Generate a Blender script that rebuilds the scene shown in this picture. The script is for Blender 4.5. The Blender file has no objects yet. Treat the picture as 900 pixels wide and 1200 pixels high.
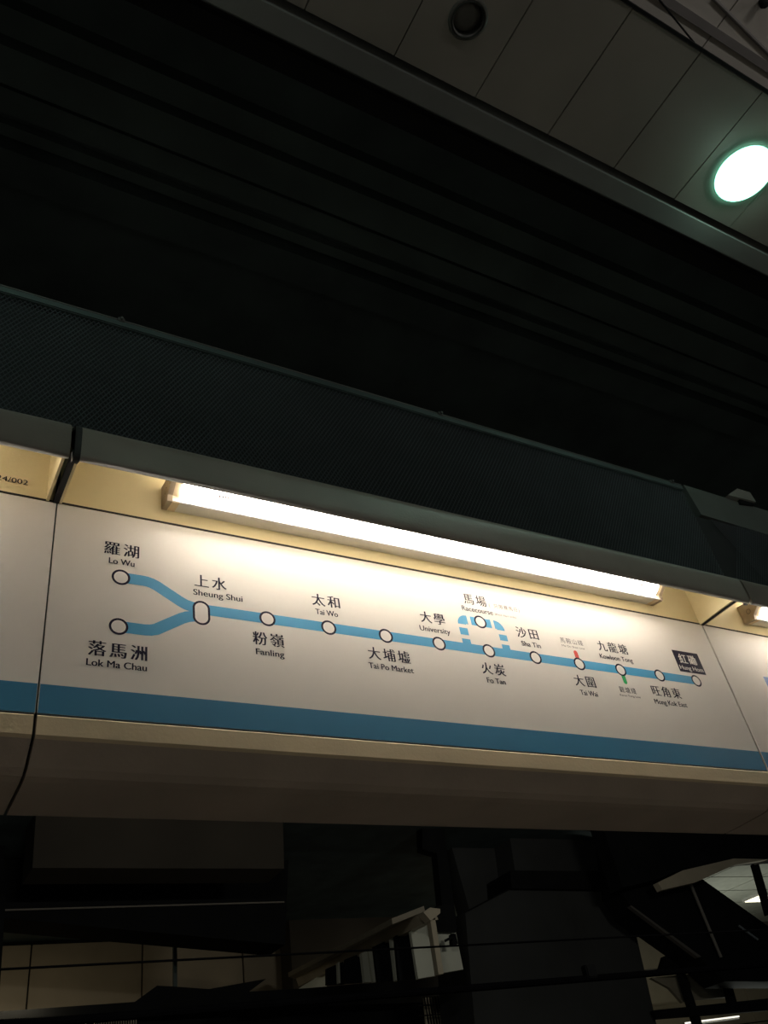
import bpy, bmesh, math, random
from mathutils import Vector, Matrix
random.seed(7)
S = bpy.context.scene
COL = S.collection

# ------------------------------------------------------------------ camera
F_PX = 1002.83
RW = ((0.8647921785295, -0.47671528937392377, -0.1577245092914424),
      (0.19219279838808573, 0.6044416321138171, -0.7731185171855315),
      (0.4638926774609045, 0.6382733319232625, 0.6143376413287989))   # right, down, forward in world axes
EYE = 1.6
cd = bpy.data.cameras.new('camera'); cam = bpy.data.objects.new('camera', cd); COL.objects.link(cam)
cd.sensor_fit = 'VERTICAL'; cd.sensor_height = 24; cd.sensor_width = 18
cd.lens = F_PX / 1200 * 24; cd.clip_start = .02; cd.clip_end = 200
M = Matrix.Identity(4)
for i in range(3):
    M[i][0] = RW[0][i]; M[i][1] = -RW[1][i]; M[i][2] = -RW[2][i]
M[2][3] = EYE
cam.matrix_world = M
S.camera = cam

# ------------------------------------------------------------------ world, exposure, large lamps
w = bpy.data.worlds.new('night'); S.world = w; w.use_nodes = True
bg = w.node_tree.nodes['Background']; bg.inputs[0].default_value = (.62, .8, .86, 1); bg.inputs[1].default_value = .014
S.view_settings.view_transform = 'Standard'; S.view_settings.look = 'None'
S.view_settings.exposure = 0; S.view_settings.gamma = 1; S.view_settings.use_curve_mapping = False
TUBE = 40.0

def area(name, loc, rot, sx, sy, power, color):
    l = bpy.data.lights.new(name, 'AREA'); l.shape = 'RECTANGLE'; l.size = sx; l.size_y = sy
    l.energy = power; l.color = color
    o = bpy.data.objects.new(name, l); COL.objects.link(o); o.location = loc; o.rotation_euler = rot
    return o
# added fill lamps behind the viewer, unseen (their housings are built further down)
HALL = [(-1.6, -3.2), (2.4, -3.2), (6.4, -3.2)]
for i, (x, y) in enumerate(HALL):
    area('platform_fill_light', (x, y, 3.02), (0, 0, 0), 1.4, .12, 12, (1, .97, .88))
    area('platform_fill_uplight', (x, y, 3.12), (math.pi, 0, 0), 1.4, .12, 34, (1, .96, .9))
# added unseen fill lights that brighten the far wall and far ceiling
FAR = [(1.5, 11.3), (8.8, 11.3), (13.0, 11.3)]
for i, (x, y) in enumerate(FAR):
    if i < 2: area('far_fill_light', (x, y, 4.05), (math.radians(35), 0, 0), 1.4, .12, 13, (1, .86, .6))
    else: area('far_fill_uplight', (x, 10.6, 2.6), (math.pi, 0, 0), 1.4, .12, 16, (.95, 1, .88))
# added fill lamps, hidden behind the band, that brighten the far side
ACROSS = [(1.2, 2.6), (6.4, 2.6)]
for i, (x, y) in enumerate(ACROSS):
    area('track_fill_light', (x, y, 4.08), (math.radians(75), 0, 0), 1.2, .10, 20, (1, .95, .82))

# ------------------------------------------------------------------ helpers
def ray(x, y):
    a, b = (x - 450) / F_PX, (y - 600) / F_PX
    return Vector((RW[0][0]*a + RW[1][0]*b + RW[2][0], RW[0][1]*a + RW[1][1]*b + RW[2][1], RW[0][2]*a + RW[1][2]*b + RW[2][2]))
def at_y(x, y, Y):
    r = ray(x, y); r = r * (Y / r.y); return Vector((r.x, r.y, r.z + EYE))
def at_z(x, y, Z):
    r = ray(x, y); r = r * ((Z - EYE) / r.z); return Vector((r.x, r.y, r.z + EYE))
def at_x(x, y, X):
    r = ray(x, y); r = r * (X / r.x); return Vector((r.x, r.y, r.z + EYE))

MATS = {}
def mat(name, col, rough=.6, metal=0, noise=0, scale=8, bump=0, bscale=60, emit=None, spec=.5, stretch=None, spread=None):
    if name in MATS: return MATS[name]
    m = bpy.data.materials.new(name); m.use_nodes = True; nt = m.node_tree
    b = nt.nodes['Principled BSDF']
    b.inputs['Base Color'].default_value = (*col, 1); b.inputs['Roughness'].default_value = rough
    b.inputs['Metallic'].default_value = metal; b.inputs['Specular IOR Level'].default_value = spec
    tc = nt.nodes.new('ShaderNodeTexCoord')
    src = tc.outputs['Object']
    if stretch:
        mp = nt.nodes.new('ShaderNodeMapping'); mp.inputs['Scale'].default_value = stretch
        nt.links.new(src, mp.inputs['Vector']); src = mp.outputs['Vector']
    if noise:
        n = nt.nodes.new('ShaderNodeTexNoise'); n.inputs['Scale'].default_value = scale; n.inputs['Detail'].default_value = 6
        nt.links.new(src, n.inputs['Vector'])
        mr = nt.nodes.new('ShaderNodeMapRange'); mr.inputs[1].default_value = .3; mr.inputs[2].default_value = .7
        mr.inputs[3].default_value = 1 - noise; mr.inputs[4].default_value = 1 + noise
        nt.links.new(n.outputs['Fac'], mr.inputs[0])
        mx = nt.nodes.new('ShaderNodeVectorMath'); mx.operation = 'SCALE'; mx.inputs[0].default_value = col
        nt.links.new(mr.outputs[0], mx.inputs['Scale']); nt.links.new(mx.outputs[0], b.inputs['Base Color'])
    if bump:
        n2 = nt.nodes.new('ShaderNodeTexNoise'); n2.inputs['Scale'].default_value = bscale; n2.inputs['Detail'].default_value = 3
        nt.links.new(src, n2.inputs['Vector'])
        bp = nt.nodes.new('ShaderNodeBump'); bp.inputs['Strength'].default_value = bump; bp.inputs['Distance'].default_value = .002
        nt.links.new(n2.outputs['Fac'], bp.inputs['Height']); nt.links.new(bp.outputs['Normal'], b.inputs['Normal'])
    if emit:
        b.inputs['Emission Color'].default_value = (*emit[0], 1); b.inputs['Emission Strength'].default_value = emit[1]
    MATS[name] = m
    return m

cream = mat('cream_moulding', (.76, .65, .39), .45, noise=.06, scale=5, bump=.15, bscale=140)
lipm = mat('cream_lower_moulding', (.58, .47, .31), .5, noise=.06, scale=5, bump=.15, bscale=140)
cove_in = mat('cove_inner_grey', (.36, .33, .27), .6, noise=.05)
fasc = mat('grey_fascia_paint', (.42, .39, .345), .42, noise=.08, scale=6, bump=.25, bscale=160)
board = mat('warm_white_panel', (.80, .765, .725), .38, noise=.015, scale=3, spec=.4)
print_blue = mat('blue_print', (.048, .34, .62), .5, noise=.02, scale=4)
print_stripe = mat('blue_stripe_print', (.028, .19, .36), .45, noise=.02, scale=4)
print_ink = mat('dark_ink', (.010, .008, .030), .6, noise=.05, spec=.15)
print_white = mat('white_print', (.83, .80, .775), .4, noise=.01)
print_red = mat('red_print', (.62, .05, .035), .4, noise=.02)
print_green = mat('green_print', (.02, .42, .12), .4, noise=.02)
sticker = mat('sticker_film', (.775, .74, .70), .4, noise=.02)
rubber = mat('black_rubber', (.018, .018, .02), .7, noise=.1)
enamel = mat('lamp_enamel', (.82, .80, .76), .4, noise=.03)
capm = mat('lamp_end_plastic', (.74, .6, .40), .5, noise=.05)
capdark = mat('lamp_end_plate', (.38, .30, .21), .5, noise=.2, scale=30)
tube_glow = mat('lamp_diffuser_glow', (.9, .88, .84), .4, emit=((1, .935, .845), TUBE), noise=.01)
dark = mat('dark_metal', (.085, .12, .12), .6, noise=.3, scale=3)  # dark blue-green base, mottled at random
vdark = mat('black_steel', (.009, .010, .011), .75, noise=.3, scale=3, spec=.2)
cable_black = mat('black_cable_sheath', (.004, .004, .005), .9, noise=.2, spec=.05)
meshm = mat('dark_mesh_wire', (.075, .085, .10), .5, metal=.2, noise=.2, scale=9)
meshback = mat('dark_mesh_backing', (.030, .034, .038), .7, noise=.15, scale=5)
tile = mat('grey_ceiling_panel', (.25, .24, .21), .55, noise=.10, scale=3, bump=.1)
edge = mat('ceiling_edge_metal', (.15, .16, .15), .85, noise=.12, scale=4)
sheet = mat('pale_roof_sheet', (.50, .47, .43), .6, noise=.18, scale=1.6, stretch=(1, 3, 1))
sheetbar = mat('grey_roof_bar', (.22, .205, .2), .6, noise=.1)
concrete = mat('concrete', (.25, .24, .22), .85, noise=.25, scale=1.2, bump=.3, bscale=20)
brownc = mat('brown_concrete', (.065, .055, .042), .85, noise=.2, scale=1.0, bump=.3, bscale=20)  # base darkened in place of the lamplight missing on column and beam
walltile = mat('cream_wall_tile', (.52, .44, .32), .6, noise=.12, scale=1.5)
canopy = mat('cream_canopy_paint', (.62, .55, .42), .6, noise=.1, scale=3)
palew = mat('pale_wall_panel', (.80, .83, .72), .6, noise=.1, scale=2)
glassd = mat('dark_window_glass', (.012, .014, .018), .6, noise=.1, spec=.15)
paving = mat('granite_paving', (.33, .31, .28), .6, noise=.15, scale=20)
ballast = mat('track_ballast', (.12, .11, .10), .95, noise=.4, scale=12, bump=1, bscale=14)

def finish(o, label=None, cat=None, group=None, kind=None):
    if label: o['label'] = label
    if cat: o['category'] = cat
    if group: o['group'] = group
    if kind: o['kind'] = kind
    return o
def link(name, me, m, parent=None, smooth=False):
    for x in (m if isinstance(m, (list, tuple)) else [m]): me.materials.append(x)
    if smooth:
        for p in me.polygons: p.use_smooth = True
    o = bpy.data.objects.new(name, me); COL.objects.link(o)
    if parent:
        o.parent = parent; o.location = -parent.matrix_basis.translation if not parent.parent else -(parent.matrix_basis.translation + parent.parent.matrix_basis.translation)
    return o
def obj(name, bm, m, parent=None, smooth=False):
    bmesh.ops.recalc_face_normals(bm, faces=bm.faces)
    me = bpy.data.meshes.new(name); bm.to_mesh(me); bm.free()
    return link(name, me, m, parent, smooth)
def empty(name, loc, label, cat, group=None):
    o = bpy.data.objects.new(name, None); COL.objects.link(o); o.location = loc; o.empty_display_size = .1
    return finish(o, label, cat, group)
def box(bm, x0, x1, y0, y1, z0, z1, bev=0, mi=0):
    vs = [bm.verts.new((x, y, z)) for x in (x0, x1) for y in (y0, y1) for z in (z0, z1)]
    fs = [bm.faces.new([vs[i] for i in q]) for q in ((0,1,3,2),(4,6,7,5),(0,4,5,1),(2,3,7,6),(0,2,6,4),(1,5,7,3))]
    for f_ in fs: f_.material_index = mi
    if bev:
        es = set(e for f_ in fs for e in f_.edges)
        bmesh.ops.bevel(bm, geom=list(es), offset=bev, segments=2, affect='EDGES')
def boxo(name, m, parent, *a, bev=0):
    bm = bmesh.new(); box(bm, *a, bev=bev); return obj(name, bm, m, parent)
def prism(bm, pts, d):
    """closed polygon pts (Vectors) extruded by vector d"""
    a = [bm.verts.new(p) for p in pts]; b = [bm.verts.new(p + d) for p in pts]; n = len(pts)
    bm.faces.new(a); bm.faces.new(b[::-1])
    for i in range(n): bm.faces.new((a[i], a[(i+1) % n], b[(i+1) % n], b[i]))
def prismo(name, m, parent, pts, d):
    bm = bmesh.new(); prism(bm, [Vector(p) for p in pts], Vector(d)); return obj(name, bm, m, parent)
def yprism(name, m, parent, px, Y, t):
    """solid whose front face stands at depth Y with thickness t"""
    return prismo(name, m, parent, [at_y(x, y, Y) for x, y in px], (0, t, 0))
def profile(bm, prof, x0, x1):
    """(Y,Z) closed profile extruded along X"""
    prism(bm, [Vector((x0, y, z + EYE)) for y, z in prof], Vector((x1 - x0, 0, 0)))
def tube(bm, p, q, r, n=8):
    p, q = Vector(p), Vector(q); d = (q - p).normalized()
    u = d.orthogonal().normalized(); v = d.cross(u)
    a = [bm.verts.new(p + r*(u*math.cos(t)+v*math.sin(t))) for t in [2*math.pi*i/n for i in range(n)]]
    b = [bm.verts.new(q + r*(u*math.cos(t)+v*math.sin(t))) for t in [2*math.pi*i/n for i in range(n)]]
    bm.faces.new(a[::-1]); bm.faces.new(b)
    for i in range(n): bm.faces.new((a[i], a[(i+1) % n], b[(i+1) % n], b[i]))
def tubeo(name, m, parent, p, q, r, n=8):
    bm = bmesh.new(); tube(bm, p, q, r, n); return obj(name, bm, m, parent)

# ------------------------------------------------------------------ setting: floors
bm = bmesh.new(); box(bm, -9, 14, -9, 2.05, -.2, 0)
finish(obj('floor', bm, paving), kind='structure')
bm = bmesh.new(); box(bm, -12, 30, 2.05, 30, -1.4, -1.2)
finish(obj('trackbed', bm, ballast), kind='structure')
bm = bmesh.new(); box(bm, -9, 14, 1.95, 2.05, -1.2, -.2)
finish(obj('trim_1', bm, concrete), kind='structure')
bm = bmesh.new(); box(bm, -9, 14, -9.2, -9, -.2, 5.3)
finish(obj('wall_back', bm, concrete), kind='structure')

# ------------------------------------------------------------------ platform ceiling strip with single panels
CZ = EYE + 2.65
X_SEAM = .962; PITCH = .2989
Y0, Y1 = .374, .803
ceil = bpy.data.objects.new('ceiling', None); COL.objects.link(ceil); ceil['kind'] = 'structure'
LC_Y = .617; HOLE = .103; LIT_DX = .024
def hole_tile(x0, x1, cx, cy, r):
    bm = bmesh.new(); N = 32
    def ring(z):
        inn, out = [], []
        for i in range(N):
            t = 2*math.pi*(i + .5)/N; c, s = math.cos(t), math.sin(t)
            inn.append(bm.verts.new((cx + r*c, cy + r*s, z)))
            k = 1e9
            if c > 1e-6: k = min(k, (x1-cx)/c)
            if c < -1e-6: k = min(k, (x0-cx)/c)
            if s > 1e-6: k = min(k, (Y1-cy)/s)
            if s < -1e-6: k = min(k, (Y0-cy)/s)
            out.append([cx + k*c, cy + k*s])
        # snap the nearest sample to each corner
        for X in (x0, x1):
            for Y in (Y0, Y1):
                j = min(range(N), key=lambda i: (out[i][0]-X)**2 + (out[i][1]-Y)**2); out[j] = [X, Y]
        return inn, [bm.verts.new((a, b, z)) for a, b in out]
    i0, o0 = ring(CZ); i1, o1 = ring(CZ + .012)
    for i in range(N):
        j = (i+1) % N
        bm.faces.new((i0[i], i0[j], o0[j], o0[i])); bm.faces.new((i1[i], o1[i], o1[j], i1[j]))
        bm.faces.new((i0[i], i1[i], i1[j], i0[j])); bm.faces.new((o0[i], o0[j], o1[j], o1[i]))
    return bm
for k in range(-16, 14):
    x0 = X_SEAM + k*PITCH + .0015; x1 = x0 + PITCH - .003
    if k % 4 == 0:
        lit_ = k % 8 == 4
        obj('ceiling_panel', hole_tile(x0, x1, (x0+x1)/2 + (LIT_DX if lit_ else 0), LC_Y, HOLE if lit_ else .053), tile, ceil)
    else:
        boxo('ceiling_panel', tile, ceil, x0, x1, Y0, Y1, CZ, CZ+.012, bev=.0015)
XA, XB = X_SEAM - 16*PITCH, X_SEAM + 14*PITCH
boxo('ceiling_carrier', vdark, ceil, XA, XB, .46, Y1 + .03, CZ+.14, CZ+.17)
for k in range(-16, 15):
    boxo('joint_strip', edge, ceil, X_SEAM + k*PITCH - .006, X_SEAM + k*PITCH + .006, Y0+.002, Y1, CZ+.0125, CZ+.016)
bm = bmesh.new()
prism(bm, [Vector((XA, y, z)) for y, z in ((Y1+.026, CZ-.012), (Y1+.09, CZ-.020), (Y1+.097, CZ-.012), (Y1+.097, CZ+.13), (Y1+.026, CZ+.13))], Vector((XB-XA, 0, 0)))
finish(obj('trim_2', bm, edge), kind='structure')
bm = bmesh.new(); box(bm, XA, XB, Y0-.012, Y0-.002, CZ-.004, CZ+.012)
finish(obj('trim_3', bm, vdark), kind='structure')

def lathe(bm, prof, cx, cy, n=40, close=False):
    rings = [[bm.verts.new((cx + r*math.cos(2*math.pi*i/n), cy + r*math.sin(2*math.pi*i/n), z)) for i in range(n)] for r, z in prof]
    for a, b in zip(rings, rings[1:] + ([rings[0]] if close else [])):
        for i in range(n): bm.faces.new((a[i], a[(i+1) % n], b[(i+1) % n], b[i]))
    return rings
dl_rim = mat('downlight_rim', (.55, .62, .56), .35, noise=.03)
dl_ref = mat('downlight_reflector', (.16, .34, .26), .4, noise=.03)
dl_glow = mat('downlight_lens_lit', (.9, .95, .92), .3, emit=((.80, 1, .92), 10), noise=.01)
dl_ring = mat('downlight_halo_ring', (.5, .8, .68), .2, emit=((.26, .80, .56), 6), noise=.01)  # added glowing ring that throws the green halo on the ceiling
dl_off = mat('downlight_lens_off', (.06, .065, .06), .3, noise=.1)
dl_offrim = mat('downlight_rim_grey', (.11, .11, .10), .4, noise=.05)
def downlight(k, lit, label):
    cx = X_SEAM + (k+.5)*PITCH + (LIT_DX if lit else 0)
    t = empty('recessed_downlight', (cx, LC_Y, CZ), label, 'downlight', 'lit recessed downlights in the ceiling strip' if lit else 'small unlit fittings in the ceiling strip')
    R = .101 if lit else .050
    bm = bmesh.new(); lathe(bm, [(R+.0045, CZ-.002), (R+.008, CZ-.0015), (R+.009, CZ-.0004), (R+.0045, CZ-.0004)] if lit else [(R-.005, CZ-.0035), (R+.004 if lit else R+.010, CZ-.003), (R+.005 if lit else R+.011, CZ-.0005), (R-.002, CZ-.0005)], cx, LC_Y, close=True)
    obj('rim', bm, dl_rim if lit else dl_offrim, t, True)
    bm = bmesh.new(); lathe(bm, [(R-.001, CZ-.011), (R-.005, CZ+.034), (R*.55, CZ+.11), (.0005, CZ+.112)], cx, LC_Y)
    lathe(bm, [(R+.0004, CZ-.011), (R-.001, CZ+.035), (R*.6, CZ+.12), (.0005, CZ+.122)], cx, LC_Y)
    obj('reflector', bm, dl_ref if lit else dl_off, t, True)
    bm = bmesh.new(); zz = CZ + (.034 if lit else .018)
    lathe(bm, [(.0005, zz-.006), (R*.5, zz-.004), (R*.85, zz), (R-.007, zz+.006), (R-.007, zz+.01), (.0005, zz+.01)], cx, LC_Y)
    obj('lens', bm, dl_glow if lit else dl_offrim, t, True)
    if lit:
        bm = bmesh.new(); lathe(bm, [(R+.0005, CZ-.010), (R+.0038, CZ-.012), (R+.0042, CZ-.0006), (R+.0005, CZ-.0006)], cx, LC_Y, close=True)
        obj('halo_ring', bm, dl_ring, t, True)
        l = bpy.data.lights.new('downlight_halo_light', 'POINT'); l.energy = 2.4; l.color = (.62, 1, .80); l.shadow_soft_size = .03  # added light below the ceiling that widens the halo
        lo = bpy.data.objects.new('downlight_halo_light', l); COL.objects.link(lo); lo.location = (cx, LC_Y, CZ-.022)
for k, lit in ((4, True), (0, False), (-4, True), (-8, False), (8, False)):
    downlight(k, lit, {4: 'brightly lit round downlight glowing green-white in the ceiling strip, upper right',
                       0: 'small unlit round fitting in the ceiling strip at the top edge',
                       -4: 'lit round downlight in the ceiling strip beyond the left edge',
                       -8: 'unlit round downlight in the ceiling strip far to the left',
                       8: 'unlit round downlight in the ceiling strip beyond the lit one'}[k])

# ------------------------------------------------------------------ upper roofs
RZ = EYE + 3.6
bm = bmesh.new(); box(bm, -9, 28, 1.0, 15.0, RZ, RZ+.1)
finish(obj('roof_soffit', bm, dark), kind='structure')
bm = bmesh.new(); box(bm, -9, 16, .93, 1.0, CZ+.02, RZ+.1)
finish(obj('trim_4', bm, vdark), kind='structure')
ribm = mat('dark_roof_rib', (.105, .145, .14), .6, noise=.25, scale=3)
# roof purlins parallel to the track: where their lines cross x = 300 px
for y0, wd, dp, m_ in ((150, .10, .10, ribm), (172, .05, .05, ribm), (196, .14, .16, ribm), (232, .10, .08, ribm), (262, .05, .05, ribm), (300, .16, .10, dark)):
    p = at_z(300, y0, RZ - dp)
    o = boxo('roof_purlin', m_, None, -9, 28, p.y - wd/2, p.y + wd/2, RZ - dp, RZ)
    finish(o, kind='structure')
p = at_z(322, 80, RZ-.2)
# platform side roof of pale sheets, above the strip
SZ = EYE + 3.35
roof = bpy.data.objects.new('roof_sheeting', None); COL.objects.link(roof); roof['kind'] = 'structure'
for k in range(-6, 9):
    x0 = .62 + k*.86
    boxo('roof_sheet', sheet, roof, x0+.003, x0+.857, -2.5, .92, SZ, SZ+.02)
boxo('roof_backing', vdark, roof, -4.6, 8.4, -2.5, .92, SZ+.021, SZ+.05)
a, b = at_z(780, 0, SZ-.01), at_z(900, 82, SZ-.01)
boxo('roof_bar', sheetbar, roof, -4.6, 8.4, a.y-.016, a.y+.016, SZ-.010, SZ-.0005)
a, b = at_z(768, -6, SZ-.07), at_z(823, 62, SZ-.07)
tubeo('roof_cable', vdark, roof, a + (a-b)*.3, b + (b-a)*1.5, .0035)
a, b = at_z(836, -2, SZ-.004), at_z(902, 64, SZ-.004)
tubeo('roof_cable', sheetbar, roof, a, b + (b-a)*1.5, .008)
a = at_z(896, 5, SZ-.03)
bm = bmesh.new(); lathe(bm, [(.0005, a.z-.012), (.012, a.z-.01), (.018, a.z+.004), (.012, a.z+.03), (.0005, a.z+.03)], a.x, a.y, 16)
finish(obj('cable_clamp', bm, vdark, roof))

# ------------------------------------------------------------------ the sign housings (modules of 2.008 m)
ML, MR = .2430, 2.2465
MP = 2.008
back_w = [(1.5002, 1.262), (1.515, 1.262), (1.515, 1.50), (1.5002, 1.49)]
top_fascia = [(1.3165, 1.2205), (1.3120, 1.2210), (1.3085, 1.2245), (1.3068, 1.2300), (1.3060, 1.245), (1.3062, 1.275), (1.3070, 1.293), (1.3090, 1.303), (1.3125, 1.3105), (1.3175, 1.316), (1.325, 1.321), (1.36, 1.345), (1.515, 1.482), (1.515, 1.50),
              (1.352, 1.352), (1.330, 1.330), (1.322, 1.320), (1.319, 1.306), (1.319, 1.226)]
# crisp break where the lip turns under
low_lip = [(1.4990, .7608), (1.4955, .7578), (1.4960, .722), (1.5000, .7160), (1.518, .700), (1.540, .680), (1.556, .671), (1.575, .668), (1.640, .6665), (1.725, .6655), (1.725, .80), (1.71, .80), (1.71, .68), (1.58, .684), (1.53, .71), (1.515, .735), (1.515, .7615)]
end_prof = [(1.320, 1.258), (1.500, 1.258), (1.500, 1.452), (1.325, 1.318), (1.320, 1.306)]
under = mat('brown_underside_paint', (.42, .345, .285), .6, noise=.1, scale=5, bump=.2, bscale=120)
def housing(x0, x1, label, gasket, full=False, inset=0):
    t = empty('sign_housing', (x0, 1.5, EYE + .66), label, 'sign housing', 'moulded sign housings in a row above the platform edge')
    g = .003
    bm = bmesh.new(); profile(bm, top_fascia, x0+g, x1-g-inset)
    bmesh.ops.recalc_face_normals(bm, faces=bm.faces)
    for f_ in bm.faces:      # unseen inside greyed to cut bounce onto the panel, outside fascia paint
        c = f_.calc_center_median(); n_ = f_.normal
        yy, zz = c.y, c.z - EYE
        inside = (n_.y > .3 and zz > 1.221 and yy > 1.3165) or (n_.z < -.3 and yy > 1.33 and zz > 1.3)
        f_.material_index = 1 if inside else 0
    for f_ in bm.faces:
        if abs(f_.normal.x) < .5: f_.smooth = f_.calc_center_median().y < 1.33
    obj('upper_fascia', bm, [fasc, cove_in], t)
    bm = bmesh.new(); profile(bm, back_w, x0+g, x1-g); obj('cove_back', bm, cream, t)
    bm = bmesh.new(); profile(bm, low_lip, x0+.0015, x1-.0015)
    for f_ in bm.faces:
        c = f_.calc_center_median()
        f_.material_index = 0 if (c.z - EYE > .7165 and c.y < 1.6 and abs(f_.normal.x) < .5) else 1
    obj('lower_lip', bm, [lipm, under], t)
    for e0, e1 in ((x0+g, x0+g+.006), (x1-g-.006-inset, x1-g-inset)):
        bm = bmesh.new(); profile(bm, end_prof, e0, e1); obj('end_wall', bm, cream, t)
    boxo('joint_strip', rubber, t, x0+.002, x1-.002, 1.5000, 1.5080, EYE+.7600, EYE+.7650)
    boxo('joint_strip', rubber, t, x0+.002, x1-.002, 1.4990, 1.5001, EYE+1.2577, EYE+1.2622)
    boxo('rear_plate', dark, t, x0+g, x1-g, 1.712, 1.722, EYE+.80, EYE+1.50)
    boxo('top_plate', dark, t, x0+g, x1-g, 1.515, 1.722, EYE+1.485, EYE+1.50)
    if gasket:   # black rubber strip that closes the joint to the module on the left
        bm = bmesh.new()
        L = gasket
        n0 = 0 if full else 2
        outer = [(1.500, 1.2565), (1.3255, 1.2565), (1.3255, 1.224), (1.3165, 1.2185), (1.3110, 1.2190), (1.3068, 1.2235), (1.3050, 1.230), (1.3042, 1.245), (1.3044, 1.275), (1.3052, 1.293), (1.3074, 1.304), (1.3115, 1.3118), (1.3170, 1.3178), (1.325, 1.3225), (1.36, 1.347), (1.5, 1.474)]
        inner = [(1.500, 1.264), (1.3335, 1.264), (1.3335, 1.228), (1.3200, 1.2260), (1.3160, 1.2265), (1.3140, 1.2285), (1.3130, 1.232), (1.3125, 1.245), (1.3125, 1.275), (1.3130, 1.291), (1.3150, 1.299), (1.3180, 1.305), (1.322, 1.310), (1.328, 1.314), (1.364, 1.340), (1.5, 1.464)]
        if not full: outer, inner = outer[:3], inner[:3]
        for i in range(len(outer)-1):
            prism(bm, [Vector((x0-L, y, z+EYE)) for y, z in (outer[i], outer[i+1], inner[i+1], inner[i])], Vector((L+g, 0, 0)))
        obj('joint_gasket', bm, rubber, t)
    return t
housing(ML, MR, 'central long housing of the lit sign band, cream cove above and brown underside', .0095, True)
housing(ML-MP-.0005, MR-MP+.0015, 'left housing of the sign band, cut by the left edge of the picture', 0, inset=.0115)
housing(ML+MP, MR+MP, 'right housing of the sign band, starting at the joint right of the route map', .005)
housing(ML+2*MP, MR+2*MP, 'farthest right housing of the sign band outside the picture', .005)

# ------------------------------------------------------------------ the panels
PY = 1.5
def panel(x0, x1, name, label):
    t = empty(name, (x0, PY, EYE+.764), label, 'sign panel')
    boxo('board', board, t, x0, x1, PY, PY+.006, EYE+.765, EYE+1.2575, bev=.0008)
    flat('bottom_stripe', print_stripe, t, [(x0+.001, .7655), (x1-.001, .7655), (x1-.001, .824), (x0+.001, .824)], .0002)
    return t
def flat(name, m, parent, pts, off):
    bm = bmesh.new(); vs = [bm.verts.new((x, PY-off, z+EYE)) for x, z in pts]
    f_ = bm.faces.new(vs); bm.normal_update()
    if f_.normal.y > 0: f_.normal_flip()
    me = bpy.data.meshes.new(name); bm.to_mesh(me); bm.free()
    return link(name, me, m, parent)
def flats(name, m, parent, polys, off):
    bm = bmesh.new()
    for pts in polys:
        f_ = bm.faces.new([bm.verts.new((x, PY-off, z+EYE)) for x, z in pts]); f_.normal_update()
        if f_.normal.y > 0: f_.normal_flip()
    me = bpy.data.meshes.new(name); bm.to_mesh(me); bm.free()
    return link(name, me, m, parent)
rm = panel(ML+.001, MR-.001, 'route_map_panel', 'long white railway route map panel with a blue station line, above a blue stripe')
lp = panel(ML-MP+.001, MR-MP+.0025, 'blank_sign_panel', 'white panel left of the route map, plain but for its blue bottom stripe')
rp = panel(ML+MP+.001, MR+MP-.001, 'blank_sign_panel', 'white panel right of the route map with a small light blue mark')
panel(ML+2*MP+.001, MR+2*MP-.001, 'blank_sign_panel', 'white panel at the far right end of the sign band, outside the picture')

# the printed line
LZ, LH = 1.0390, .0133
def band(path, h):
    """thick polyline quads with mitres"""
    n = len(path); up, dn = [], []
    for i, (x, z) in enumerate(path):
        a = path[max(i-1, 0)]; b = path[min(i+1, n-1)]
        d1 = Vector((x-a[0], z-a[1])); d2 = Vector((b[0]-x, b[1]-z))
        if d1.length == 0: d1 = d2
        if d2.length == 0: d2 = d1
        d1.normalize(); d2.normalize(); m_ = (d1+d2).normalized(); k = h / max(.3, m_.dot(d1))
        nx, nz = -m_.y*k, m_.x*k
        up.append((x+nx, z+nz)); dn.append((x-nx, z-nz))
    return [[dn[i], dn[i+1], up[i+1], up[i]] for i in range(n-1)]
ST = [.7129 + .15428*i for i in range(10)]     # Fanling ... Hung Hom
flats('route_line', print_blue, rm, band([(.562, LZ), (ST[-1], LZ)], LH), .00014)
flats('route_line', print_blue, rm, band([(.384, 1.0900), (.430, 1.0900), (.440, 1.0893), (.450, 1.0868), (.460, 1.0825), (.512, 1.0510), (.524, 1.0452), (.538, 1.0415), (.562, 1.0402)], LH), .00018)
flats('route_line', print_blue, rm, band([(.383, .9685), (.436, .9685), (.448, .9697), (.460, .9735), (.515, 1.0090), (.527, 1.0148), (.541, 1.0182), (.562, 1.0190)], LH), .00016)
# dashed racecourse loop
def arc(cx, cz, r0, r1, a0, a1, n=8):
    o_ = [(cx + r1*math.cos(math.radians(a0+(a1-a0)*i/n)), cz + r1*math.sin(math.radians(a0+(a1-a0)*i/n))) for i in range(n+1)]
    i_ = [(cx + r0*math.cos(math.radians(a1+(a0-a1)*i/n)), cz + r0*math.sin(math.radians(a1+(a0-a1)*i/n))) for i in range(n+1)]
    return o_ + i_
lx0, lx1 = 1.2515, 1.278; rx0, rx1 = 1.3785, 1.4045
def arcq(cx, cz, r0, r1, a0, a1, n=6):
    res = []
    for i in range(n):
        t0, t1 = math.radians(a0+(a1-a0)*i/n), math.radians(a0+(a1-a0)*(i+1)/n)
        res.append([(cx+r0*math.cos(t0), cz+r0*math.sin(t0)), (cx+r1*math.cos(t0), cz+r1*math.sin(t0)), (cx+r1*math.cos(t1), cz+r1*math.sin(t1)), (cx+r0*math.cos(t1), cz+r0*math.sin(t1))])
    return res
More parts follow.
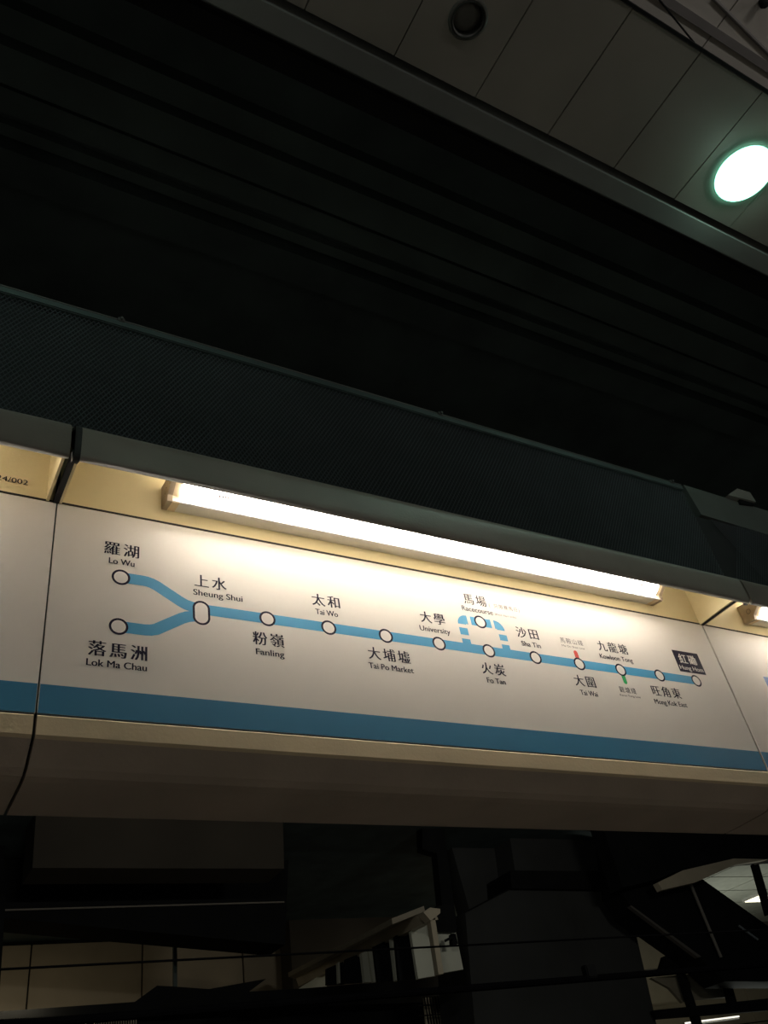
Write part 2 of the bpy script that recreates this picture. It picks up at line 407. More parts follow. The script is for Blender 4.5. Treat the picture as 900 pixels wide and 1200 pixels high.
flats('loop_line', print_blue, rm,
      [[(lx0, 1.050), (lx1, 1.050), (lx1, 1.0655), (lx0, 1.0655)], [(lx0, 1.0775), (lx1, 1.0775), (lx1, 1.0990), (lx0, 1.0990)]]
      + [[(rx0, 1.050), (rx1, 1.050), (rx1, 1.0655), (rx0, 1.0655)], [(rx0, 1.0775), (rx1, 1.0775), (rx1, 1.0960), (rx0, 1.0960)]]
      + arcq(1.2805, 1.1100, .003, .0290, 90, 180) + [[(1.2805, 1.1115), (1.2845, 1.1115), (1.2845, 1.139), (1.2805, 1.139)]]
      + [[(1.2955, 1.1120), (1.3620, 1.1120), (1.3620, 1.1385), (1.2955, 1.1385)]]
      + arcq(1.3745, 1.1095, .003, .0290, 0, 90) + [[(1.3720, 1.1120), (1.3745, 1.1120), (1.3745, 1.1385), (1.3720, 1.1385)]], .00014)
def stub(name, m, x, z0, z1):
    flats(name, m, rm, [[(x-.0072, min(z0, z1)), (x+.0072, min(z0, z1)), (x+.0072, max(z0, z1)), (x-.0072, max(z0, z1))]], .0002)
    zc = z1
    flats(name.replace('line', 'line_end'), m, rm, arcq(x, zc, .0001, .0072, 0, 180) if z1 > z0 else arcq(x, zc, .0001, .0072, 180, 360), .0002)
stub('branch_line', print_red, 1.6385, 1.045, 1.0745)
stub('branch_line', print_green, 1.7935, 1.030, 1.0010)
def marker(x, z, stretch=0):
    ro, ri, n = .0196, .0147, 40
    def loop(r):
        pts = []
        for i in range(n):
            t = 2*math.pi*i/n; s = math.sin(t)
            pts.append((x + r*math.cos(t), z + r*s + (stretch if s > 0 else -stretch)))
        return pts
    A, B = loop(ro), loop(ri)
    e = flats('station_ring', print_ink, rm, [[B[i], A[i], A[(i+1) % n], B[(i+1) % n]] for i in range(n)], .0003)
    flat('station_disc', print_white, e, B, .00028)
for x, z in [(.384, 1.0900), (.383, .9685), (1.3270, 1.1262)] + [(s, LZ) for s in ST]: marker(x, z)
marker(.5585, 1.0295, .0112)

# lettering
DG = bpy.context.evaluated_depsgraph_get
def text_mesh(body, weight, song):
    cu = bpy.data.curves.new('t', 'FONT'); cu.body = body; cu.size = 1; cu.resolution_u = 3 if song else 4
    cu.offset = weight; cu.fill_mode = 'FRONT'
    o = bpy.data.objects.new('t', cu); COL.objects.link(o)
    bpy.context.view_layer.update()
    ev = o.evaluated_get(DG()); me = bpy.data.meshes.new_from_object(ev)
    vs = [(v.co.x, v.co.y) for v in me.vertices]; fs = [tuple(p.vertices) for p in me.polygons]
    bpy.data.objects.remove(o); bpy.data.curves.remove(cu); bpy.data.meshes.remove(me)
    return vs, fs
def lettering(name, body, parent, x0, x1, zb, h, m, song=False, off=.00040, weight=0, label=None, cap='H', embolden=0):
    """fit the text between x0 and x1 with its base at zb and cap height (or ideograph height) h"""
    allv, allf = [], []
    if song:       # thin strokes drawn three times a little apart sideways: heavy stems, light bars
        parts = []
        adv = 1.14
        for i, ch in enumerate(body):
            vs, fs = text_mesh(ch, weight, True)
            parts.append(([(x + i*adv, y) for x, y in vs], fs))
        vs, fs = [], []
        for a, b in parts:
            k = len(vs); vs += a; fs += [tuple(j+k for j in q) for q in b]
        ya, yb = min(v[1] for v in vs), max(v[1] for v in vs)
    else:
        vs, fs = text_mesh(body, weight, False)
        hv, _ = text_mesh(cap, weight, False)
        ya, yb = 0, max(v[1] for v in hv)
    xa, xb = min(v[0] for v in vs), max(v[0] for v in vs)
    sx = (x1-x0)/(xb-xa); sz = h/(yb-ya)
    shifts = [0] if not embolden else [-embolden, 0, embolden]
    for n_, s in enumerate(shifts):
        k = len(allv)
        allv += [((v[0]-xa)*sx + x0 + s, PY - off - .00001*n_, zb + (v[1]-ya)*sz + EYE) for v in vs]
        allf += [tuple(j+k for j in q) for q in fs]
    me = bpy.data.meshes.new(name); me.from_pydata(allv, [], allf); me.update()
    o = link(name, me, m, parent)
    if label: o['label'] = label
    return o
def station(cjk, lat, cx, z_c, z_l, n, wl, cx_l=None, x0=None, xl=None, b_=1):
    wc = {1: .033, 2: .0735, 3: .1145}[n]
    a = x0 if x0 is not None else cx - wc/2
    lettering('chinese_lettering', cjk, rm, a, a+wc, z_c, .0335, print_ink, song=True, embolden=.00080*b_, weight=-.004, label='dark Chinese characters of the stop ' + lat)
    b = xl if xl is not None else cx - wl/2
    lettering('latin_lettering', lat, rm, b, b+wl, z_l, .0148, print_ink, embolden=.00040*b_, label='dark Latin lettering reading ' + lat)
UC, UL, DC, DL = 1.0968, 1.0723, .9688, .9440
station('羅湖', 'Lo Wu', 0, 1.1455, 1.1222, 2, .0540, x0=.3470, xl=.3575)
station('上水', 'Sheung Shui', 0, UC, 1.0743, 2, .1140, x0=.5450, xl=.5415)
station('粉嶺', 'Fanling', 0, .9680, DL-.0005, 2, .0665, x0=.6745, xl=.6790)
station('落馬洲', 'Lok Ma Chau', 0, .8960, .8732, 3, .1170, x0=.3265, xl=.3243, b_=1.35)
station('太和', 'Tai Wo', 0, UC, UL, 2, .0585, x0=.8320, xl=.8378)
station('大埔墟', 'Tai Po Market', 0, DC, DL, 3, .1220, x0=.9635, xl=.9595)
station('大學', 'University', 0, UC, UL-.0012, 2, .0915, x0=1.1360, xl=1.1268)
station('馬場', 'Racecourse', 0, 1.1785, 1.1555, 2, .1010, x0=1.2905, xl=1.2770, b_=.6)
station('火炭', 'Fo Tan', 0, DC, DL, 2, .0575, x0=1.2915, xl=1.2988)
station('沙田', 'Sha Tin', 0, UC, UL-.001, 2, .0650, x0=1.4430, xl=1.4495)
station('大圍', 'Tai Wai', 0, DC, DL-.002, 2, .0610, x0=1.5990, xl=1.6065)
station('九龍塘', 'Kowloon Tong', 0, UC-.002, UL-.003, 3, .1262, x0=1.7350, xl=1.7290)
station('旺角東', 'Mong Kok East', 0, DC, DL-.001, 3, .1297, x0=1.8895, xl=1.8828)
grey_ink = mat('grey_ink', (.05, .045, .055), .45, noise=.05)
lettering('note_lettering', '(只限賽馬日)', rm, 1.3720, 1.4765, 1.1782, .0165, grey_ink, song=True, weight=-.002, label='small Chinese note in brackets beside the loop stop')
lettering('note_lettering', '(Race days only)', rm, 1.3845, 1.4560, 1.1575, .0055, grey_ink, label='tiny Latin note in brackets beside the loop stop')
flat('note_sticker', sticker, rm, [(1.580, 1.0650), (1.693, 1.0650), (1.693, 1.1280), (1.580, 1.1280)], .0001)
lettering('note_lettering', '馬鞍山綫', rm, 1.5950, 1.6775, 1.1010, .0178, grey_ink, song=True, weight=-.002, label='small Chinese branch line name above the red stub')
lettering('note_lettering', 'Ma On Shan Line', rm, 1.5955, 1.6780, 1.0890, .0060, grey_ink, label='tiny Latin branch line name above the red stub')
lettering('note_lettering', '觀塘綫', rm, 1.7590, 1.8215, .9655, .0185, print_ink, song=True, weight=0, label='small Chinese branch line name below the green stub')
lettering('note_lettering', 'Kwun Tong Line', rm, 1.7530, 1.8310, .9540, .0060, grey_ink, label='tiny Latin branch line name below the green stub')
hb = flat('station_plate', print_ink, rm, [(2.0465, 1.0650), (2.1590, 1.0650), (2.1590, 1.1390), (2.0465, 1.1390)], .0003)
hb['label'] = 'dark square behind the white name of the last stop'
lettering('chinese_lettering', '紅磡', rm, 2.0650, 2.1380, 1.0950, .0335, print_white, song=True, embolden=.0007, off=.00045, label='white Chinese characters of the last stop')
lettering('latin_lettering', 'Hung Hom', rm, 2.0530, 2.1525, 1.0735, .0145, print_white, embolden=.0003, off=.00045, label='white Latin lettering reading Hung Hom')
lilac = mat('lilac_blue_print', (.20, .34, .68), .4, noise=.02)
flat('blue_mark', lilac, rp, [(2.4395, .960), (2.56, .960), (2.56, 1.0925), (2.4395, 1.0925)], .0002)

# numbered sticker on the left cove wall
tag = empty('number_sticker', (.10, PY, EYE+1.286), 'clear number sticker reading 24/002 on the cream cove of the left housing', 'sticker')
stick = mat('clear_sticker', (.78, .645, .40), .3, noise=.03)
flat('sticker_film', stick, tag, [(.080, 1.2835), (.1835, 1.2835), (.1835, 1.3120), (.080, 1.3120)], .0003)
lettering('number_lettering', '24/002', tag, .1165, .1795, 1.2905, .0135, print_ink, off=.0010, label='dark figures 24/002')

# ------------------------------------------------------------------ batten lamps in the cove
def lamp(x0, x1, label):
    t = empty('batten_lamp', (x0, 1.5, EYE+1.298), label, 'lamp', 'batten lamps along the sign band')
    bm = bmesh.new()
    profile(bm, [(1.4995, 1.298), (1.460, 1.2915), (1.4565, 1.2925), (1.4565, 1.299), (1.4700, 1.302), (1.4700, 1.345), (1.456, 1.356), (1.4995, 1.362)], x0+.010, x1-.010)
    obj('body', bm, enamel, t)
    bm = bmesh.new()
    arcp = [(1.4695, 1.3045), (1.4580, 1.3040), (1.4500, 1.3070), (1.4400, 1.3125), (1.4310, 1.3200), (1.4270, 1.3290), (1.4300, 1.3390), (1.4400, 1.3480), (1.4530, 1.3540), (1.4695, 1.3500)]
    profile(bm, arcp, x0+.030, x1-.030)
    obj('diffuser', bm, tube_glow, t)
    for s, (a, b, c) in enumerate(((x0, x0+.012, x0+.030), (x1, x1-.012, x1-.030))):
        bm = bmesh.new(); profile(bm, [(1.4995, 1.297), (1.457, 1.2895), (1.4535, 1.306), (1.4255, 1.327), (1.4380, 1.350), (1.456, 1.358), (1.4995, 1.363)], min(a, b), max(a, b))
        o = obj('end_cap', bm, capdark, t)
        bm = bmesh.new()
        xx = a - .0006 if s == 0 else a + .0006
        rr = [[bm.verts.new((xx, 1.466 + r*math.cos(2*math.pi*i/20), EYE+1.326 + r*math.sin(2*math.pi*i/20))) for i in range(20)] for r in (.0085, .0072)]
        for i in range(20): bm.faces.new((rr[0][i], rr[0][(i+1) % 20], rr[1][(i+1) % 20], rr[1][i]))
        obj('knockout', bm, rubber, o)
        bm = bmesh.new(); profile(bm, [(1.4995, 1.2975), (1.459, 1.2908), (1.4565, 1.2990), (1.4550, 1.3055), (1.4275, 1.3265), (1.4395, 1.3492), (1.456, 1.357), (1.4995, 1.362)], min(b, c), max(b, c))
        obj('end_collar', bm, capm, t)
    ink = mat('faded_lamp_print', (.25, .2, .2), .5)
    for xm in (x0+.115, x1-.115):
        bm = bmesh.new()
        for dx, dz in ((0, 0), (.008, .001), (.014, -.001), (.021, 0)):
            p = Vector((xm+dx, 1.4385, EYE+1.3135))
            prism(bm, [p, p+Vector((.005, 0, 0)), p+Vector((.005, -.006, .004)), p+Vector((0, -.006, .004))], Vector((0, -.0006, -.0009)))
        obj('maker_mark', bm, ink, t)
lamp(.470, 2.046, 'long lit batten lamp in the cove directly above the route map')
lamp(.470+MP, 2.046+MP, 'lit batten lamp at the right edge of the picture, its end cap showing')
lamp(.470-MP, 2.046-MP-.012, 'lit batten lamp in the left housing, outside the picture')

# ------------------------------------------------------------------ mesh screen above the housings
ms = empty('mesh_screen', (-3.0, 1.62, EYE+1.50), 'long dark wire mesh screen standing on top of the sign housings', 'screen')
SY = 1.60
zt = at_y(515, 486, SY).z
XE = at_y(797, 568, SY).x
X0 = -3.0
boxo('backing_sheet', meshback, ms, X0, XE, SY+.012, SY+.016, EYE+1.50, zt-.01)
zt2 = at_y(850, 612, SY).z
bm = bmesh.new()
H = zt - (EYE+1.50); P_ = .013; XF = 5.2; H2 = zt2 - (EYE+1.50)
for sgn, run in ((1, H*.62), (-1, H*.62)):
    n = int((XF-X0+run)/P_)
    for i in range(n):
        xa = X0 + i*P_ - (run if sgn > 0 else 0); xb = xa + run
        za, zb = (EYE+1.50, zt) if sgn > 0 else (zt, EYE+1.50)
        # clip to the screen's ends
        def cl(x): return za + (zb-za)*(x-xa)/(xb-xa)
        a_, b_ = max(xa, X0), min(xb, XE)
        if xa > XE:                      # the lower right hand part of the screen
            k2 = H2/H
            a_, b_ = (xa, xa+run*k2) if sgn > 0 else (xa+run*(1-k2), xb)
        if b_ - a_ < .01: continue
        p = Vector((a_, SY + (.002 if sgn > 0 else .004), cl(a_))); q = Vector((b_, p.y, cl(b_)))
        d = (q-p).normalized(); u = Vector((-d.z, 0, d.x))*.0016; v = Vector((0, .0012, 0))
        A = [bm.verts.new(p+s) for s in (-u, -v, u)]; B = [bm.verts.new(q+s) for s in (-u, -v, u)]
        bm.faces.new((A[0], A[1], B[1], B[0])); bm.faces.new((A[1], A[2], B[2], B[1]))
finish(obj('wire_mesh', bm, meshm, ms), kind='stuff')
boxo('backing_sheet', meshback, ms, XE+.002, 5.2, SY+.012, SY+.016, EYE+1.50, zt2)
railm = mat('worn_grey_rail', (.17, .175, .17), .45, metal=.3, noise=.2, scale=5)
boxo('lower_rail', railm, ms, X0, XE, SY-.004, SY+.018, EYE+1.50, EYE+1.515, bev=.002)
boxo('top_rail', dark, ms, X0, XE, SY-.006, SY+.020, zt-.030, zt-.004, bev=.003)
tubeo('top_wire', railm, ms, (X0, SY-.002, zt), (XE, SY-.002, zt), .0032)
for x, y in ((142, 367), (515, 486), (786, 566)):
    p = at_y(x, y, SY)
    c = boxo('rail_clip', railm, ms, p.x-.010, p.x+.010, SY-.010, SY+.004, zt-.010, zt+.006, bev=.002)
    bm = bmesh.new(); tube(bm, (p.x, SY-.016, zt-.002), (p.x, SY-.009, zt-.002), .005, 6); obj('clip_bolt', bm, railm, c)
# cable trunk and small housing beyond the end of the screen
ct = empty('cable_conduit', at_y(800, 570, 1.66), 'dark grey cable trunk running on behind the right end of the mesh screen', 'conduit')
trunkm = mat('grey_green_trunking', (.15, .17, .16), .6, noise=.12, scale=4)
a, b, c_, d_ = at_y(801, 568, 1.64), at_y(900, 602, 1.64), at_y(900, 632, 1.64), at_y(822, 603, 1.64)
ext = (b-a)*2.0; ext.z = 0
prismo('duct', trunkm, ct, [a, b+ext, c_+ext, d_], (0, .12, 0))
prismo('bracket', vdark, ct, [at_y(866, 628, 1.63), at_y(878, 622, 1.63), at_y(884, 628, 1.63), at_y(874, 634, 1.63)], (0, .04, 0))
fl = empty('camera_housing', at_y(868, 588, 1.68), 'small pale angular housing mounted on top of the cable trunk', 'housing')
hm = mat('pale_housing_paint', (.34, .34, .31), .5, noise=.08)
prismo('hood', hm, fl, [at_y(853, 580, 1.62), at_y(864, 572.5, 1.62), at_y(879, 577, 1.62), at_y(886, 588, 1.62), at_y(866, 583, 1.62)], (0, .14, 0))
prismo('body', vdark, fl, [at_y(866, 583.5, 1.63), at_y(885, 588.5, 1.63), at_y(884, 592, 1.63), at_y(868, 590, 1.63)], (0, .10, 0))
# posts that carry the band, outside the frame
for x in (-2.6, 4.6):
    t = finish(boxo('hanger_post', vdark, None, x-.05, x+.05, 1.75, 1.85, 0, RZ), 'dark steel post carrying the sign band, %s of the picture' % ('left' if x < 0 else 'right'), 'post', 'posts behind the sign band')
finish(boxo('carrier_beam', vdark, None, -3.0, 6.2, 1.735, 1.80, EYE+1.30, EYE+1.40), 'dark beam along the back of the sign housings', 'beam')

# ------------------------------------------------------------------ the opposite side of the tracks
# tiled cream wall, single panels with open joints
fw = bpy.data.objects.new('wall_far', None); COL.objects.link(fw); fw['kind'] = 'structure'
WY = 14.0
seams = [at_y(5, 1130, WY).x - .03, at_y(35.5, 1130, WY).x, at_y(164.3, 1130, WY).x, at_y(285, 1130, WY).x]
step = (seams[3]-seams[1])/2
xs = [seams[1] - step, seams[1], seams[1]+step, seams[1]+2*step] + [seams[1]+step*(3+i) for i in range(12)]
zr = [-1.2, .9, 3.0, at_y(160, 1260, WY).z+.3, 8.2]
zr = [-1.2, 1.0, 3.1, 5.15]
for i in range(len(xs)-1):
    for j in range(len(zr)-1):
        boxo('wall_panel', walltile, fw, xs[i]+.012, xs[i+1]-.012, WY, WY+.05, zr[j]+.01, zr[j+1]-.01, bev=.006)
boxo('wall_backing', vdark, fw, xs[0]-8, xs[-1]+4, WY+.051, WY+.12, -1.2, RZ)

# concrete beam and dark soffit over the far wall (left)
bp = empty('station_beam', at_y(40, 1017, 9.2), 'dim brown concrete beam behind the underside of the sign, lower left', 'beam')
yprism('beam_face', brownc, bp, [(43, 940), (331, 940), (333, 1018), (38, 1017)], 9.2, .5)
ds = empty('dark_canopy', at_y(5, 1077, 10.5), 'black canopy edge with a thin grey rim over the cream wall, lower left', 'canopy')
a, b, c_, d_ = at_y(-60, 1030, 10.5), at_y(338, 1022, 10.5), at_y(332, 1107, 10.5), at_y(5, 1076, 10.5)
yprism('canopy_face', vdark, ds, [(-80, 1008), (338, 1008), (334, 1107), (5, 1076), (-80, 1074)], 10.5, .5)
rimm = mat('thin_grey_rim', (.34, .31, .27), .5)
tubeo('canopy_rim', rimm, ds, at_y(5, 1066.5, 10.48), at_y(333, 1057, 10.48), .010)
finish(yprism('downpipe', vdark, None, [(-20, 950), (5, 950), (6, 1066), (-4, 1215), (-30, 1215)], 10.2, .25), 'dark upright at the left edge beside the cream wall', 'post')

# brown column
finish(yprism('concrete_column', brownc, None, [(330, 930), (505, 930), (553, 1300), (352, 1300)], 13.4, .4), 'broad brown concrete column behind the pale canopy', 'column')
# pier with cross beam on the right of it
pr = empty('concrete_pier', at_y(545, 1200, 9.6), 'grey concrete pier with a dark cross beam, below the sign', 'pier')
pierm = mat('pier_concrete', (.05, .053, .054), .9, noise=.2, scale=1.3, bump=.3, bscale=16)  # base darkened to stand in for the dim light on the pier
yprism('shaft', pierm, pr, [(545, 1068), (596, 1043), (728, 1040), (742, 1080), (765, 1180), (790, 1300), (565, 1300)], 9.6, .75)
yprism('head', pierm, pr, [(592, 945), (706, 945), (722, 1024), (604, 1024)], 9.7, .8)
yprism('cross_beam', vdark, pr, [(598, 1020), (724, 1021), (730, 1043), (600, 1041)], 9.52, .9)
yprism('side_shade_strip', vdark, pr, [(494, 945), (520, 945), (522, 985), (536, 1088), (521, 1090), (512, 1000), (495, 995)], 9.4, .14)  # black strip put in for the shade beside the pier
yprism('side_face', pierm, pr, [(516, 945), (594, 945), (604, 1040), (550, 1066)], 10.1, .3)
a, b = at_y(545, 1069, 9.58), at_y(597, 1042, 9.58)
tubeo('bevel_line', vdark, pr, a, b, .008)  # dark tube along the bevelled top edge of the shaft

# pale stair canopy: beam running away from us, with posts and windows below
sc = empty('stair_canopy', at_y(510, 1150, 8.6), 'pale stair enclosure with a sloping canopy edge and dark windows, bottom centre', 'enclosure')
NY = 8.6
e_top, e_low = at_y(514, 1063, NY), at_y(518, 1076, NY)
def on_same(p, x, y):         # the point on the pixel ray whose height equals p's
    return at_z(x, y, p.z)
far_ = at_z(348, 1147, e_top.z)
Xc = e_top.x; yfar = far_.y
beam_h = e_top.z - e_low.z
bm = bmesh.new(); prism(bm, [Vector((Xc, NY, e_top.z)), Vector((Xc, NY, e_low.z)), Vector((Xc+1.2, NY, e_low.z)), Vector((Xc+1.2, NY, e_top.z))], Vector((0, 5.2, 0)))
bm.free()
# soffit and fascia as slabs through the measured outline, receding from NY to about 13 m
def recede(name, m, parent, near_a, near_b, far_a, far_b, ya, yb, t=(0.10, 0, 0)):
    pts = [at_y(*near_a, ya), at_y(*near_b, ya), at_y(*far_b, yb), at_y(*far_a, yb)]
    return prismo(name, m, parent, pts, t)
YB = 13.2
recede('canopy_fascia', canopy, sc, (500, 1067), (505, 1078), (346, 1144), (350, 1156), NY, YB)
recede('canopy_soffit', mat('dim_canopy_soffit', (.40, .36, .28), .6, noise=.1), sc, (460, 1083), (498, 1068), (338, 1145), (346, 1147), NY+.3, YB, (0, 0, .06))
yprism('fascia_end', canopy, sc, [(496, 1069), (504, 1063.5), (516, 1065), (516, 1070), (505, 1079)], NY-.05, .12)
def side(name, m, parent, pts, Y0_, t):
    return yprism(name, m, parent, pts, Y0_, t)
side('end_post', canopy, sc, [(503, 1070), (509, 1070), (520, 1141), (514, 1142)], NY, .08)
side('wall_panel', palew, sc, [(481, 1089), (503, 1078), (513, 1143), (490, 1147)], 9.2, .05)
side('wall_panel', palew, sc, [(512, 1091), (534, 1091), (543, 1136), (519, 1140)], 9.1, .05)
side('window_pane', glassd, sc, [(463, 1097), (481, 1089), (490, 1147), (468, 1149)], 9.5, .05)
side('window_post', palew, sc, [(458.5, 1100), (462, 1098), (467.5, 1149), (464, 1149)], 9.6, .06)
side('window_pane', glassd, sc, [(438, 1109), (458, 1100), (464, 1149), (443, 1151)], 9.9, .05)
side('window_post', palew, sc, [(431.5, 1113), (437.5, 1110), (442.5, 1150), (437.5, 1151)], 10.3, .06)
side('window_post', palew, sc, [(423.5, 1117), (430, 1114), (435, 1151), (427.5, 1151)], 10.3, .06)
side('window_pane', glassd, sc, [(405, 1124), (423, 1117), (427.5, 1151), (405, 1152)], 10.8, .05)
side('window_post', palew, sc, [(396, 1128), (398, 1127), (399, 1152), (397, 1152)], 11.0, .06)
side('window_pane', glassd, sc, [(383, 1135), (404, 1126), (404, 1153), (383, 1154)], 11.3, .05)
side('wall_panel', palew, sc, [(352, 1157), (383, 1138), (383, 1156), (352, 1160)], 12.4, .05)
side('corner_block', vdark, sc, [(511, 1062), (531, 1060), (535, 1092), (512, 1091)], 9.0, .05)
lp_ = empty('wall_lamp', at_y(532, 1100, 8.9), 'small dark lantern on the pale wall beside the pier', 'lamp')
yprism('lamp_arm', vdark, lp_, [(523, 1100), (532, 1096), (532, 1099), (524, 1103)], 8.85, .05)
yprism('lamp_head', vdark, lp_, [(530, 1094), (534, 1094), (537, 1106), (531, 1107)], 8.85, .08)
# dark pole and dark low roof in front of the cream wall
finish(yprism('dark_pole', dark, None, [(203.5, 1107), (207.5, 1107), (211.5, 1700), (206.5, 1700)], 12.0, .05), 'short dark pole in front of the cream wall', 'pole')
lr = finish(yprism('low_roof', vdark, None, [(-40, 1188), (158, 1174), (184, 1155), (203, 1156), (245, 1159), (312, 1147), (292, 1162), (360, 1158), (430, 1152), (549, 1137), (560, 1150), (560, 1172), (-40, 1196)], 11.4, .3), 'low black roofline below the cream wall and canopy', 'roof')
finish(yprism('parapet_wall', vdark, None, [(-60, 1188), (150, 1178), (560, 1152), (560, 1260), (-60, 1300)], 11.75, .2), 'black parapet behind the thin-barred balustrade', 'parapet')
# balustrade with thin pickets
bl = empty('balustrade', at_y(100, 1200, 11.0), 'dark balustrade with closely set thin bars along the bottom edge', 'railing')
glowm = mat('pale_back_board', (.72, .64, .48), .7, noise=.1)
def pick(x0, y0, x1, y1, h, Y, n, parent):
    for i in range(n):
        t = (i+.5)/n; x = x0+(x1-x0)*t; y = y0+(y1-y0)*t
        p, q = at_y(x, y, Y), at_y(x+.6, y+h, Y)
        boxo('bar', vdark, parent, p.x-.006, p.x+.006, Y, Y+.015, q.z, p.z)
yprism('back_board', glowm, bl, [(5, 1196), (101, 1190), (101, 1204), (5, 1210)], 11.1, .03)
yprism('back_board', glowm, bl, [(111, 1190), (160, 1187), (160, 1202), (111, 1204)], 11.1, .03)
yprism('back_board', glowm, bl, [(277, 1176), (384, 1167), (384, 1172), (278, 1182)], 11.1, .03)
pick(5, 1194, 101, 1188, 26, 11.0, 32, bl); pick(111, 1188, 160, 1185, 26, 11.0, 17, bl); pick(277, 1174, 384, 1165, 9, 11.0, 34, bl)
yprism('back_board', glowm, bl, [(497, 1169), (524, 1168), (527, 1204), (500, 1206)], 10.6, .03)
yprism('back_board', glowm, bl, [(529, 1168), (546, 1166), (549, 1195), (531, 1198)], 10.6, .03)
pick(496, 1168, 546, 1165, 40, 10.5, 16, bl)
for yy in (1178, 1190):
    tubeo('cross_wire', vdark, bl, at_y(490, yy+.5, 10.48), at_y(552, yy-3, 10.48), .008)

# overhead line: contact wire and feeder tube, both parallel to the track
def along(name, x, y, Y, r, label, m_=cable_black):
    p = at_y(x, y, Y)
    o = tubeo(name, m_, None, (-8, Y, p.z), (24, Y, p.z), r)
    return finish(o, label, 'cable')
along('contact_wire', 270, 1122, 5.2, .0065, 'thin black overhead wire crossing the cream wall and canopy')
along('feeder_cable', 600, 1154, 6.6, .028, 'thick black cable crossing in front of the pier near the bottom')
bx = at_y(692, 1144, 6.6)
finish(boxo('cable_hanger', vdark, None, bx.x-.06, bx.x+.06, 6.56, 6.64, bx.z-.02, bx.z+.09, bev=.01), 'small black clamp on the thick cable before the pier', 'clamp')

# ------------------------------------------------------------------ lower right: escalator, lit ceiling
es = empty('escalator_truss', at_y(820, 1120, 9.0), 'black inclined escalator truss with a grey handrail, lower right', 'escalator')
yprism('truss', vdark, es, [(715, 955), (760, 955), (812, 1027), (820, 1028), (960, 1128), (960, 1150), (850, 1150), (818, 1121), (743, 1068), (728, 1045)], 9.0, .4)
yprism('truss_edge', mat('grey_truss_edge', (.14, .13, .12), .5), es, [(738, 1062), (740, 1061), (822, 1121), (818, 1122)], 8.95, .06)
yprism('upper_deck', vdark, es, [(700, 950), (960, 950), (960, 1002), (880, 1008), (790, 1022), (772, 1030), (730, 1040)], 8.7, .25)
hr = mat('grey_handrail', (.26, .245, .22), .5)
tubeo('handrail', hr, es, at_y(806, 1028, 8.9), at_y(845, 1122, 8.9), .022)
tubeo('handrail', mat('blue_grey_trim', (.25, .29, .33), .4), es, at_y(866, 1085, 8.9), at_y(888, 1101, 8.9), .016)
yprism('canopy_edge', canopy, es, [(771, 1034), (776, 1043), (815, 1034), (862, 1013), (900, 1007), (860, 1006), (800, 1020)], 8.6, .1)
# ceiling of the far concourse, single panels
fc = bpy.data.objects.new('ceiling_far', None); COL.objects.link(fc); fc['kind'] = 'structure'
fcm = mat('far_ceiling_panel', (.55, .56, .48), .6, noise=.08)
FZ = 4.7
y_lo, y_hi = 9.9, 13.9
xa = 4.5
cols = [10.9 + i*1.2 for i in range(6)]
rows = [9.15 + i*.72 for i in range(6)]
for i in range(len(cols)-1):
    for j in range(len(rows)-1):
        boxo('ceiling_panel', fcm, fc, cols[i]+.01, cols[i+1]-.01, rows[j]+.012, rows[j+1]-.012, FZ, FZ+.04, bev=.004)
boxo('ceiling_carrier', vdark, fc, cols[0], cols[-1], rows[0], rows[-1], FZ+.045, FZ+.08)
lm = at_z(889, 1052, FZ-.03)
ll = empty('ceiling_lamp', (lm.x, lm.y, FZ), 'bright rectangular lamp in the far ceiling at the right edge', 'lamp')
boxo('frame', enamel, ll, lm.x-.22, lm.x+.82, lm.y-.20, lm.y+.20, FZ-.045, FZ-.001)
boxo('diffuser', mat('far_lamp_glow', (.9, .9, .8), .4, emit=((1, .93, .66), 3.0)), ll, lm.x-.19, lm.x+.79, lm.y-.17, lm.y+.17, FZ-.055, FZ-.046)
finish(yprism('slanted_strut', vdark, None, [(884, 1012), (889, 1011), (906, 1070), (901, 1072)], 8.3, .08), 'black slanted strut in front of the far lamp', 'strut')
tubeo('roof_edge_tube', rimm, es, at_y(884, 1013, 8.25), at_y(902, 1008, 8.25), .010)
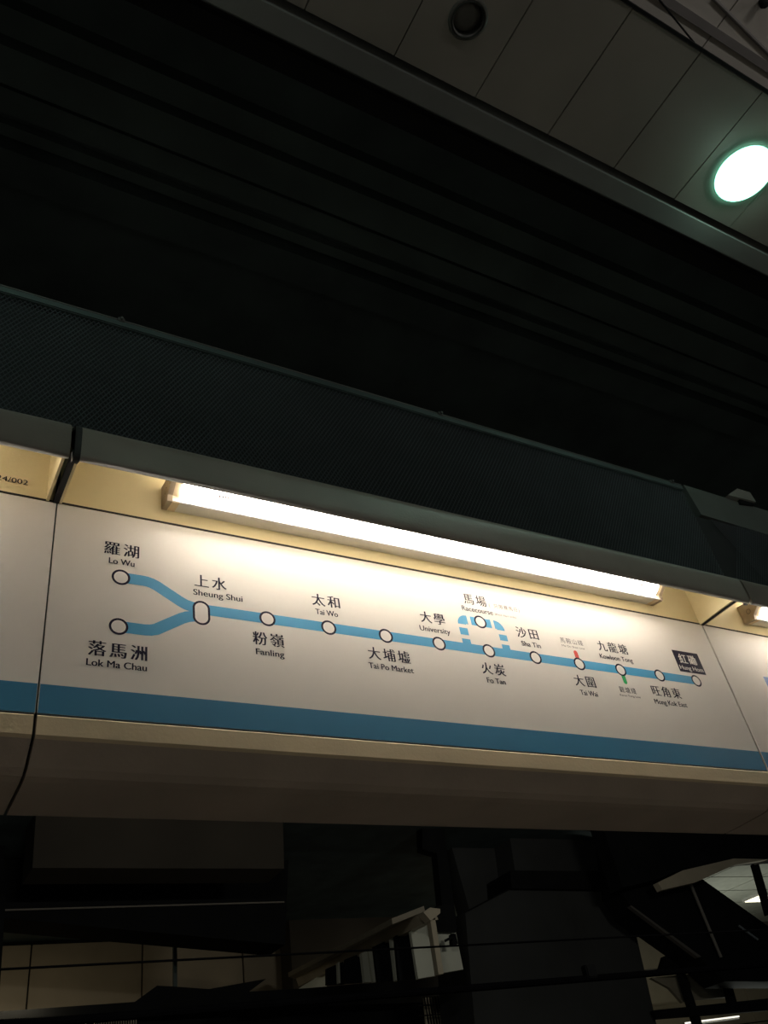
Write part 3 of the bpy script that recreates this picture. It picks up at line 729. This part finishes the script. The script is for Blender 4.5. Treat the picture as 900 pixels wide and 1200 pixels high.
# strip of lit lower wall with posts
st = empty('lit_parapet', at_y(760, 1176, 9.6), 'dim cream parapet strip with dark posts below the escalator', 'parapet')
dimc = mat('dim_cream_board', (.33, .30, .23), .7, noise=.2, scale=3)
yprism('board', mat('grey_top_board', (.30, .29, .25), .7), st, [(756, 1136), (842, 1130), (844, 1136), (758, 1143)], 9.7, .05)
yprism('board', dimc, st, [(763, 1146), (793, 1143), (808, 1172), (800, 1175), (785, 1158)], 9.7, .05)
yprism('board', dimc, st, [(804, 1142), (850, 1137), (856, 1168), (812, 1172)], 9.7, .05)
yprism('post', vdark, st, [(797, 1141), (803, 1140), (825, 1205), (817, 1205)], 9.55, .08)
yprism('post', vdark, st, [(846, 1135), (852, 1134), (866, 1182), (858, 1182)], 9.55, .08)
yprism('rail', vdark, st, [(765, 1184), (900, 1170), (900, 1184), (770, 1194)], 9.5, .06)
yprism('sloping_base', vdark, st, [(780, 1120), (960, 1112), (960, 1136), (775, 1137)], 9.4, .1)
lb = empty('strip_lamp', at_y(830, 1198, 12.0), 'thin bright strip lamp at the bottom right edge', 'lamp')
tubeo('tube', mat('far_strip_glow', (.9, .9, .85), .4, emit=((1, .95, .82), 1.1)), lb, at_y(803, 1199, 12.0), at_y(866, 1191, 12.0), .012)
tubeo('holder', enamel, lb, at_y(803, 1201.5, 12.0), at_y(866, 1193.5, 12.0), .012)

for i, (x, y) in enumerate(ACROSS):
    t = empty('track_fill_lamp', (x, y, 4.1), 'added fill lamp facing across the tracks behind the sign band, %s of two' % ('left' if i == 0 else 'right'), 'lamp', 'added fill lamps facing the tracks')
    boxo('body', enamel, t, x-.65, x+.65, y-.09, y-.015, 4.04, 4.14, bev=.006)
    for sx in (-.5, .5):
        tubeo('bracket', vdark, t, (x+sx, y-.085, 4.09), (x+sx, 1.78, EYE+1.40), .012)

# ------------------------------------------------------------------ housings of the added fill lamps behind the viewer
for i, (x, y) in enumerate(HALL):
    t = empty('hall_fill_lamp', (x, y, 3.03), 'added white fill lamp on rods over the platform, number %s from the left behind the viewer' % ('one', 'two', 'three')[i], 'lamp', 'added fill lamps behind the viewer')
    boxo('body', enamel, t, x-.75, x+.75, y-.07, y+.07, 3.03, 3.09, bev=.006)
    for sx in (-.5, .5): tubeo('rod', vdark, t, (x+sx, y, 3.09), (x+sx, y, 5.3), .008)
bm = bmesh.new(); box(bm, -9, 14, -9, -2.5, 5.3, 5.4)
finish(obj('ceiling_hall', bm, edge), kind='structure')
